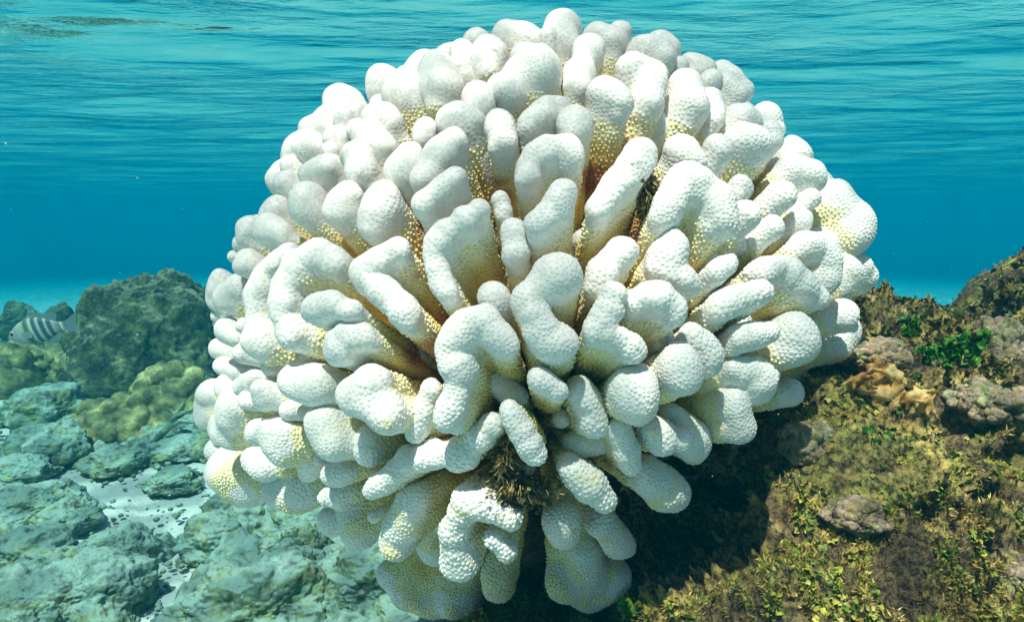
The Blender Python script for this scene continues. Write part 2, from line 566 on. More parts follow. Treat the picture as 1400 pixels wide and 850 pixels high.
def scatter(pts, nor, tmplV, tmplF, size, cols, tilt=.7, upw=.3, sink=0.0, seed=1):
    g = np.random.default_rng(seed)
    n = len(pts)
    z = nor + g.normal(size=(n, 3)) * tilt * .6; z[:, 2] += upw
    z /= np.linalg.norm(z, axis=1)[:, None]
    r = g.normal(size=(n, 3)); x = np.cross(r, z); x /= np.linalg.norm(x, axis=1)[:, None]; y = np.cross(z, x)
    s = size * g.uniform(.55, 1.35, n)
    T = tmplV[None] * s[:, None, None]
    Vn = (pts - nor * sink * s[:, None])[:, None] + x[:, None] * T[..., 0:1] + y[:, None] * T[..., 1:2] + z[:, None] * T[..., 2:3]
    k = np.arange(n)[:, None, None] * len(tmplV)
    F = [(k + f[None]).reshape(-1, f.shape[1]) for f in tmplF]
    pk = np.clip((.5 + 1.1 * fbm(pts / .035 + seed * 5, 3, .6) + g.normal(size=n) * .10) * len(cols), 0, len(cols) - 1).astype(int)   # a growth keeps one colour
    C = cols[pk] * g.uniform(.8, 1.2, (n, 1))
    C = np.repeat(C[:, None], len(tmplV), 1)
    return Vn.reshape(-1, 3), F, C.reshape(-1, 3)


def grid_leaf(nx, ny, wfun, curl, wav, thick=0):
    X = np.linspace(-1, 1, nx); Z = np.linspace(0, 1, ny)
    v = []
    for z in Z:
        for x in X:
            w = wfun(z)
            v.append((x * w, curl * z * z + wav * math.sin(x * 4 + z * 3) * z - .15 * x * x, z * (1 - .18 * x * x)))
    f = [(a * nx + c_, a * nx + c_ + 1, (a + 1) * nx + c_ + 1, (a + 1) * nx + c_) for a in range(ny - 1) for c_ in range(nx - 1)]
    return np.array(v), [np.array(f)]


ruffle = grid_leaf(5, 4, lambda z: .14 + .45 * z, .45, .28)       # fan-shaped frond
roundl = grid_leaf(4, 5, lambda z: .5 * math.sin(math.pi * (.12 + .82 * z)) + .03, .3, .06)
fil = (np.array([[-.07, 0, 0], [.07, 0, 0], [.12, .10, .5], [-.05, .12, .55], [.08, .32, 1.0]]), [np.array([[0, 1, 2, 3]]), np.array([[3, 2, 4]])])


def pick(mask, n, seed):
    g = np.random.default_rng(seed)
    c_ = np.where(mask)[0]
    return c_[g.integers(0, len(c_), min(n, len(c_) * 2))]


seen = (RPX > 620) & (RPX < 1520) & (RPY > 330) & (RPY < 930) & (np.arange(len(RV)) % nvt < nv + 12)
grown = clu > .03
pn = fbm(RV / .06 + 200, 3, .6)
pn2 = fbm(RV / .045 + 300, 3, .6)
hollow = np.hypot((RPX - 870) / 200, (RPY - 700) / 120) < 1

# short brown turf everywhere, nobody could count it
ix = pick(seen & grown & (pn < .12) & ~hollow, 60000, 1)
cols = np.array([(.20, .11, .04), (.44, .25, .06), (.26, .20, .05), (.68, .46, .13), (.30, .30, .04), (.60, .52, .10), (.24, .16, .05), (.76, .58, .27), (.48, .24, .06)])
V, F, C = scatter(RV[ix], RN[ix], fil[0], fil[1], .0062, cols, .55, .45, .1, 5)
tag(mesh_obj("algal_turf", V, F, m_leaf, None, {'tint': C}), "short brown algal turf coating the reef ledge", "algae", kind="stuff")
ix = pick(seen & ~grown, 30000, 8)
V, F, C = scatter(RV[ix], RN[ix], fil[0], fil[1], .0058, np.array([(.08, .055, .025), (.22, .13, .045), (.11, .08, .03), (.30, .21, .08), (.10, .11, .03)]), .7, .35, .1, 9)
tag(mesh_obj("dark_turf", V, F, m_leaf, None, {'tint': C}), "dark brown fuzz lining the hollows of the reef ledge", "algae", kind="stuff")
# olive and yellow-green fronds in patches
ix = pick(seen & grown & (pn > .05) & ~hollow & (RPY > 540), 13000, 2)
cols = np.array([(.10, .13, .02), (.34, .34, .04), (.16, .20, .025), (.44, .42, .07), (.28, .18, .04), (.46, .42, .13), (.13, .24, .03)])
V, F, C = scatter(RV[ix], RN[ix], ruffle[0], ruffle[1], .0052, cols, .9, .35, .25, 6)
V2, F2, C2 = scatter(RV[(ix := pick(seen & grown & (pn2 > .12) & ~hollow & (RPY > 560), 10000, 12))], RN[ix], roundl[0], roundl[1], .0046, np.array([(.13, .28, .04), (.22, .34, .05), (.32, .38, .08), (.46, .42, .18)]), .9, .35, .2, 16)
F = [F[0], F2[0] + len(V)]
tag(mesh_obj("frond_algae", np.concatenate([V, V2]), [np.concatenate(F)], m_leaf, None, {'tint': np.concatenate([C, C2])}), "olive and yellow-green leafy algae spread over the lower reef", "algae", kind="stuff")
ix = pick(seen & (clu > -.05) & (pn > -.2) & (RPY < 560) & (RPX > 1100), 6000, 22)
V, F, C = scatter(RV[ix], RN[ix], ruffle[0], ruffle[1], .008, np.array([(.07, .05, .02), (.14, .10, .035), (.06, .09, .02), (.22, .16, .06)]), .9, .4, .25, 26)
tag(mesh_obj("brown_frond_algae", V, F, m_leaf, None, {'tint': C}), "dark brown ruffled algae along the crest of the reef", "algae", kind="stuff")


def clump(name, label, cx, cy, rx, ry, n, tmpl, size, cols, seed, upw=.4, cat="algae", group=None):
    m = (((RPX - cx) / rx) ** 2 + ((RPY - cy) / ry) ** 2 < 1) & (np.arange(len(RV)) % nvt < nv + 6)
    if not m.any(): return
    near_ = np.where(m & ((RPX - cx) ** 2 + (RPY - cy) ** 2 < 100))[0]
    c0 = RV[near_[np.argmin(dep[near_])]]
    m &= np.linalg.norm(RV - c0, axis=1) < 1.35 * max(rx, ry) * float(c0 @ Fv) / F_PX
    ix = pick(m, n, seed)
    V, F, C = scatter(RV[ix], RN[ix], tmpl[0], tmpl[1], size, np.array(cols), .8, upw, .1, seed)
    o = mesh_obj(name, V, F, m_leaf, None, {'tint': C}); center(o, RV[ix].mean(0))
    return tag(o, label, cat, group)


G = [(.08, .32, .02), (.05, .22, .015), (.14, .42, .04), (.03, .13, .015)]
clump("green_algae", "bright green round-leaved algae clump in the hollow behind the reef crest", 1300, 468, 50, 34, 1500, roundl, .0105, G, 41)
clump("green_algae", "small bright green algae sprig on the crest left of the bigger green clump", 1243, 447, 16, 13, 180, roundl, .009, G, 42)
clump("green_algae", "bright green algae tuft just below the white coral's lowest right-hand lobe", 852, 826, 18, 26, 260, ruffle, .009, [(.18, .36, .03), (.10, .28, .02), (.3, .42, .06)], 43)
clump("green_algae", "deep green algae cushion under the ochre lobed coral", 1200, 592, 30, 14, 240, roundl, .006, [(.05, .25, .04), (.08, .32, .06)], 44)
clump("green_algae", "green tuft standing up on the topmost corner of the reef", 1383, 362, 14, 8, 120, ruffle, .009, [(.10, .22, .05), (.06, .14, .03)], 45, .9)

# ochre lobed coral on the ledge
m_ochre, nt, b = new_mat("ochre_coral")
pos = geo_pos(nt)
nt.links.new(ramp(nt, noise(nt, 60, 4, .6, pos), [(.38, (.16, .07, .015)), (.5, (.42, .22, .04)), (.62, (.60, .42, .18))]), b.inputs['Base Color'])
b.inputs['Roughness'].default_value = .7; bump(nt, b, noise(nt, 400, 4, .6, pos), .6, .002)


def at_reef(px, py):
    near_ = np.where(((RPX - px) ** 2 + (RPY - py) ** 2 < 49) & (np.arange(len(RV)) % nvt < nv))[0]
    k = near_[np.argmin(dep[near_])]
    return RV[k], RN[k]


def lobed(name, label, spots, size, mat, cat, seed, h=.0022):
    g = np.random.default_rng(seed); prims = []
    for (px, py) in spots:
        p_, n_ = at_reef(px, py)
        d_ = n_ * .7 + np.array([0, -.2, .6]) + g.normal(size=3) * .25; d_ /= np.linalg.norm(d_)
        q_ = p_ + d_ * size * g.uniform(.5, 1.3); r_ = size * g.uniform(.32, .5)
        prims.append((p_ - n_ * .004, q_, r_ * 1.1, r_))
        for _ in range(6):
            s_ = q_ + g.normal(size=3) * size * .75; prims.append((q_, s_, r_ * .8, r_ * .5))
    pts = [at_reef(px, py)[0] for px, py in spots]
    for a_, b_ in zip(pts, pts[1:]): prims.append((a_, b_, .007, .007))
    V, Q = sdf_mesh(prims, h, .002, .0016, .006)
    o = mesh_obj(name, V, [Q], mat); center(o, V.mean(0)); return tag(o, label, cat)


lobed("lobed_coral", "ochre yellow lobed coral on the ledge beside the white coral's right edge", [(1172, 512), (1190, 505), (1205, 520), (1225, 525), (1210, 540), (1182, 532), (1168, 528), (1180, 520), (1196, 512)], .011, m_ochre, "coral", 61)
lobed("lobed_coral", "smaller ochre lobed coral crust, right of the larger ochre coral", [(1240, 545), (1250, 540), (1258, 552), (1266, 558)], .009, m_ochre, "coral", 62)

m_crust = rock_mat("encrusted_reef_stone", [(.34, (.14, .10, .05)), (.44, (.40, .30, .14)), (.50, (.50, .34, .28)), (.56, (.30, .32, .10)), (.66, (.62, .50, .42))], 26, .8, 120, .008, dark=(.06, .04, .02))


def reef_stone(px, py, w, h, label, seed):
    p_, n_ = at_reef(px, py); d = float(p_ @ Fv)
    VI, FI = ico(6); o_ = seed * 3.7
    V = VI * (1 + .45 * fbm(VI * 1.5 + o_, 2) + .22 * fbm(VI * 4 + o_, 3))[:, None] * np.array([w, (w + h) * .5, h]) * d / F_PX
    N = vnormals(V, FI); V = V + N * (.005 * fbm(V / .02 + o_, 4, .6, ridge=True) + .002 * fbm(V / .006 + o_, 2))[:, None]
    o = mesh_obj("stone", V, [FI], m_crust); o.location = p_ - n_ * h * d / F_PX * .62
    return tag(o, label, "stone", "stones on the reef ledge")


def ico(sub):
    import bmesh
    bm = bmesh.new(); bmesh.ops.create_icosphere(bm, subdivisions=sub, radius=1)
    V = np.array([v.co[:] for v in bm.verts]); Fc = np.array([[v.index for v in f.verts] for f in bm.faces]); bm.free()
    return V, Fc


reef_stone(1345, 552, 48, 26, "pale pinkish encrusted stone near the right edge, below the green algae clump", 1)
reef_stone(1188, 478, 52, 22, "grey stone roofing a small dark cave, just above the ochre lobed coral", 2)
reef_stone(1185, 688, 42, 20, "pinkish white crusted stone in the middle of the reef ledge", 3)
reef_stone(1392, 806, 30, 34, "pink crusted stone cut off by the right edge, low on the ledge", 5)
reef_stone(1385, 455, 34, 44, "brown rough stone at the right edge under the reef's topmost corner", 7)
reef_stone(1100, 600, 40, 26, "tan knob of rock in shade to the right of the hanging coral branches", 9)
# ------------------------------------------------------------------ rocks on the sandy bottom, left
def ico(sub):
    import bmesh
    bm = bmesh.new(); bmesh.ops.create_icosphere(bm, subdivisions=sub, radius=1)
    V = np.array([v.co[:] for v in bm.verts]); Fc = np.array([[v.index for v in f.verts] for f in bm.faces]); bm.free()
    return V, Fc


ICO = ico(7)
ICO5 = ico(6)


def rock(cx, cy, w, h, label, mat=None, seed=0, name="rock", group="rocks on the sandy bottom", deep=1.0, amp=1.0):
    base = on_ground(cx, cy + h * .85)
    d = float(base @ Fv)
    rx, rz, ry = w * d / F_PX * .92, h * d / F_PX * 1.12, w * d / F_PX * .85 * deep
    VI, FI = ICO if w > 60 else ICO5
    U = VI
    o_ = seed * 7.31
    rr = 1 + .42 * amp * fbm(U * 1.2 + o_, 2, .5) + .16 * fbm(U * 3.2 + o_, 3, .55) + .07 * np.abs(fbm(U * 6 + o_, 2))
    V = U * rr[:, None] * np.array([rx, ry, rz])
    V[:, 2] = np.where(V[:, 2] < 0, V[:, 2] * .6, V[:, 2])
    N = vnormals(V, FI)
    s_ = min(rx, rz)
    V = V + N * (.07 * s_ * fbm(V / (s_ * .30) + o_, 4, .62) + .004 * fbm(V / .012 + o_, 3, .65))[:, None]
    c_ = base + np.array([0, ry * .55, rz * .16])
    o = mesh_obj(name, V, [FI], mat or m_rock); o.location = c_
    return tag(o, label, "rock", group)


R_ = [
 (90, 805, 100, 58, "large flat silted boulder at the bottom left corner, with a dark hollow underneath"),
 (10, 850, 70, 45, "low rock cut off by the bottom left corner of the view"),
 (338, 815, 118, 66, "biggest foreground boulder, pitted and grey-green, beside the sand channel"),
 (392, 752, 62, 52, "rounded bluish boulder leaning against the biggest foreground boulder"),
 (495, 790, 105, 60, "rock slab right under the left lobes of the white coral"),
 (575, 850, 100, 38, "flat teal slab in front of the white coral's lowest lobes"),
 (285, 728, 56, 32, "yellowish green topped rock behind the biggest foreground boulder"),
 (150, 745, 52, 32, "silted rock on the left bank of the sand channel"),
 (25, 748, 60, 30, "wide low silted rock at the left edge in the foreground"),
 (30, 690, 70, 30, "low rock with small green algae patch at the left edge"),
 (78, 706, 46, 24, "flat mottled rock just left of the sand patch"),
 (320, 694, 50, 34, "dark shaded rock tucked under the white coral's lower left lobes"),
 (415, 712, 58, 36, "shaded grey rock beneath the hanging olive part of the white coral"),
 (48, 603, 56, 36, "grey boulder at the left edge beyond the sand"),
 (145, 628, 45, 20, "long low mossy rock lying on sand behind the sand patch"),
 (228, 655, 38, 17, "small mottled stone on the far edge of the sand patch"),
 (238, 612, 46, 18, "low encrusted rock beneath the mustard lobed coral"),
 (50, 550, 60, 36, "dark rock below the striped fish"),
 (285, 590, 36, 40, "dark rock behind the lower left edge of the white coral"),
 (10, 640, 50, 22, "low rock at the left edge level with the sand patch"),
]
for k, (cx, cy, w, h, lab) in enumerate(R_):
    rock(cx, cy, w, h, lab, None, k + 1)
# loose rubble and shell grit between the rocks: more bits than anyone could count
g_ = np.random.default_rng(88)
VI, FI = ico(2)
VV, FF = [], []
for k in range(1300):
    px, py = g_.uniform(-40, 640), 470 + 400 * g_.uniform(0, 1) ** .8
    c_ = on_ground(px, py); r_ = float(c_[1]) * g_.uniform(.0015, .0055) * (1.6 if g_.random() < .06 else 1)
    V = VI * (1 + .6 * fbm(VI * 1.7 + k, 2))[:, None] * r_ * g_.uniform(.6, 1.3, 3) * [1, 1, .7]
    VV.append(V + c_ + [0, 0, r_ * .1]); FF.append(FI + k * len(VI))
tag(mesh_obj("rubble", np.concatenate(VV), [np.concatenate(FF)], m_rock), "scattered rubble and grit on the sand", "rubble", kind="stuff")
rock(180, 430, 124, 120, "tall dark algae-covered boulder rising behind the striped fish", m_bommie, 51, deep=.8, amp=.6)
rock(262, 448, 60, 84, "dark mound joined to the right flank of the tall boulder", m_bommie, 52)
rock(66, 446, 40, 46, "dim boulder left of the tall dark boulder", m_bommie, 53)
rock(18, 432, 30, 30, "faint far boulder at the left edge, highest of those there", m_bommie, 54)
rock(108, 462, 34, 38, "olive knobbly rock behind the fish's tail", m_lobed, 55)
rock(25, 492, 55, 42, "brown-green rock behind the fish's head", m_lobed, 56)


def colony(cx, cy, w, h, n, kr, label, seed, mat=None):
    g = np.random.default_rng(seed)
    base = on_ground(cx, cy + h * .9); d = float(base @ Fv); s = d / F_PX
    c_ = base + np.array([0, w * s * .5, h * s * .5]); rx, ry, rz = w * s, w * s * .7, h * s * 1.15
    prims = [(c_, c_ + np.array([.001, 0, 0]), min(rx, rz) * .7, min(rx, rz) * .7), (c_ - np.array([rx * .4, 0, 0]), c_ + np.array([rx * .4, 0, 0]), rz * .6, rz * .6)]
    for k in range(n):
        v = g.normal(size=3); v /= np.linalg.norm(v); v[1] = -abs(v[1]); v[2] = abs(v[2]) * 1.1 - .25
        p_ = c_ + v * np.array([rx, ry, rz]) * g.uniform(.9, 1.1); r_ = kr * s * g.uniform(.7, 1.3)
        prims.append((c_ + (p_ - c_) * .7, p_, r_, r_))
    V, Q = sdf_mesh(prims, .0055, .0018, .003, .03)
    N = vnormals(V, Q); V = V + N * (.003 * fbm(V / .02, 3))[:, None]
    o = mesh_obj("lobed_coral", V, [Q], mat or m_lobed); center(o, base)
    return tag(o, label, "coral", "mustard lobed corals among the rocks")


colony(130, 500, 44, 34, 30, 14, "mustard lobed coral with a yellow top, nearest the fish's tail", 71)
colony(228, 535, 58, 46, 60, 13, "broad mustard lobed coral at the left edge of the white coral", 72)
colony(150, 575, 62, 36, 70, 12.5, "lowest mustard coral of many small knobs, on the sand's far edge", 73)
colony(4, 505, 26, 44, 30, 14, "mustard lobed coral cut off by the left edge below the fish", 74)
colony(60, 500, 34, 26, 28, 12, "dull green lobed coral directly under the striped fish", 75)

colony(118, 452, 30, 20, 16, 10, "small dull coral head just right of the fish's tail", 76, m_bommie)
colony(238, 462, 34, 24, 20, 10, "knobbly dark coral head between the tall boulder and the white coral", 77, m_bommie)

# broken branch of staghorn on the bottom
p0 = on_ground(205, 612) + np.array([0, 0, .02])
d_ = float(p0 @ Fv)
q = [P(x, y, d_ - .05) for x, y in ((208, 606), (226, 588), (240, 568), (250, 552), (262, 560), (232, 560), (246, 575), (272, 578))]
prims = [(q[0], q[1], .012, .011), (q[1], q[2], .011, .010), (q[2], q[3], .010, .006), (q[2], q[4], .008, .005), (q[2], q[5], .008, .005), (q[1], q[6], .009, .007), (q[6], q[7], .007, .004)]
V, Q = sdf_mesh(prims, .003, .004, .002, .01)
o = mesh_obj("broken_branch", V, [Q], m_rock); center(o, q[0])
tag(o, "pale broken coral branch leaning between rocks left of the white coral", "coral")

# ------------------------------------------------------------------ the striped fish
FL = .225
fx = np.array([0, .06, .14, .24, .36, .5, .64, .78, .88, .95, 1.0])
hup = np.array([.005, .055, .115, .165, .20, .205, .18, .125, .08, .062, .068])
hdn = np.array([.005, .05, .09, .125, .15, .158, .14, .10, .065, .052, .058])
wd = np.array([.004, .035, .055, .068, .075, .072, .06, .04, .025, .016, .008])
BL = .80 * FL
m_fish, nt, b = new_mat("striped_fish_skin")
tcn = node(nt, 'ShaderNodeTexCoord'); sx = node(nt, 'ShaderNodeSeparateXYZ'); nt.links.new(tcn.outputs['Object'], sx.inputs[0])
dv = node(nt, 'ShaderNodeMath', operation='DIVIDE'); nt.links.new(sx.outputs['X'], dv.inputs[0]); dv.inputs[1].default_value = BL
zc = node(nt, 'ShaderNodeMath', operation='MULTIPLY_ADD'); nt.links.new(sx.outputs['Z'], zc.inputs[0]); zc.inputs[1].default_value = 1.3; nt.links.new(dv.outputs[0], zc.inputs[2])
pale, darkc, yel = (.38, .50, .47), (.05, .11, .13), (.30, .36, .17)
st = [(0, (.22, .30, .30)), (.27, (.34, .42, .42)), (.36, yel), (.40, darkc), (.45, darkc), (.475, yel), (.515, pale), (.53, darkc), (.58, darkc), (.60, pale), (.635, pale), (.65, darkc), (.705, darkc), (.72, pale), (.745, pale), (.76, darkc), (.81, darkc), (.83, pale), (.86, (.3, .36, .38)), (.93, (.16, .24, .28)), (.955, (.75, .78, .76)), (.985, (.2, .3, .34))]
nt.links.new(ramp(nt, zc.outputs[0], st), b.inputs['Base Color']); b.inputs['Roughness'].default_value = .35
bump(nt, b, node(nt, 'ShaderNodeTexVoronoi', i_Scale=190).outputs['Distance'], .25, .002)
m_fin, nt, b = new_mat("fish_fin"); b.inputs['Base Color'].default_value = (.20, .32, .34, 1); b.inputs['Roughness'].default_value = .4
b.inputs['Alpha'].default_value = .6
m_eye, nt, b = new_mat("fish_eye"); b.inputs['Base Color'].default_value = (.01, .012, .015, 1); b.inputs['Roughness'].default_value = .1
m_iris, nt, b = new_mat("fish_iris"); b.inputs['Base Color'].default_value = (.55, .58, .5, 1); b.inputs['Roughness'].default_value = .3
p_head = P(11, 462, 2.02); p_tail = P(109, 441, 1.98)
ax = p_tail - p_head; FLw = np.linalg.norm(ax)
sc_ = FLw / FL
fish = empty("striped_fish", tuple(p_head))
tag(fish, "grey-blue fish with dark vertical bars swimming left past the rocks", "fish")
xa = Vector(ax).normalized(); za = Vector((0, 0, 1)); ya = za.cross(xa).normalized(); za = xa.cross(ya)
Mx = Matrix((xa, ya, za)).transposed().to_4x4()
fish.rotation_euler = Mx.to_euler(); fish.scale = (sc_, sc_, sc_)
xs = np.linspace(0, 1, 44); ns = 24
V = []
for x in xs:
    u_, l_, w_ = np.interp(x, fx, hup), np.interp(x, fx, hdn), np.interp(x, fx, wd)
    for k in range(ns):
        a = 2 * math.pi * k / ns
        V.append((x * BL, w_ * BL * math.cos(a), (u_ if math.sin(a) > 0 else l_) * BL * 1.12 * math.sin(a)))
V = np.array(V)
Q = [(a * ns + k, a * ns + (k + 1) % ns, (a + 1) * ns + (k + 1) % ns, (a + 1) * ns + k) for a in range(43) for k in range(ns)]
V = np.concatenate([V, [[-.002, 0, 0]]])
T = [(len(V) - 1, (k + 1) % ns, k) for k in range(ns)]
mesh_obj("body", V, [np.array(Q)[:, ::-1], np.array(T)[:, ::-1]], m_fish, fish)


def fin(name, outline, y=0, th=.0012, ymap=None):
    n = len(outline); V = []
    for s in (-1, 1):
        for (x, z) in outline:
            V.append((x * FL, (ymap(x, z) if ymap else y) + s * th, z * FL))
    f = [[(i + 1) % n, i, n + i, n + (i + 1) % n] for i in range(n)]
    me = bpy.data.meshes.new(name)
    me.from_pydata(V, [], [list(range(n)), list(range(2 * n - 1, n - 1, -1))] + f); me.materials.append(m_fin)
    o = bpy.data.objects.new(name, me); sc.collection.objects.link(o); o.parent = fish
    return o


fin("tail_fin", [(.78, .05), (.86, .075), (.94, .115), (1.0, .125), (.965, .05), (.95, 0), (.965, -.05), (.99, -.11), (.93, -.10), (.86, -.07), (.78, -.045)])
fin("dorsal_fin", [(.22, .14), (.28, .185), (.34, .215), (.42, .225), (.50, .215), (.56, .20), (.62, .20), (.70, .185), (.73, .15), (.70, .08), (.55, .13), (.4, .16), (.3, .15)])
fin("anal_fin", [(.50, -.11), (.56, -.16), (.64, -.17), (.70, -.14), (.72, -.10), (.68, -.06), (.56, -.09)])
fin("pelvic_fin", [(.30, -.12), (.36, -.165), (.46, -.185), (.44, -.15), (.38, -.11)])
fin("pectoral_fin", [(.25, .01), (.30, .03), (.38, .02), (.41, -.03), (.38, -.06), (.31, -.05), (.25, -.02)], ymap=lambda x, z: -.065 * BL - (x - .25) * .12 * FL)
for s in (-1, 1):
    VI, FI = ico(3)
    e = mesh_obj("eye", VI * .0085 * np.array([1, .5, 1]), [FI], m_iris, fish); e.location = (.105 * FL, s * .036 * BL, .03 * FL)
    pu = mesh_obj("pupil", VI * .0048 * np.array([1, .5, 1]), [FI], m_eye, e); pu.location = (0, s * .003, 0)
# ------------------------------------------------------------------ the bleached coral head
CX, CY, RX, RY, RZ, D0 = 735., 432., 462., 420., .30, .87


def dome_d(x, y):
    rho2 = ((x - CX) / RX) ** 2 + ((y - CY) / RY) ** 2
    return D0 - RZ * math.sqrt(max(0.0, 1 - rho2) )


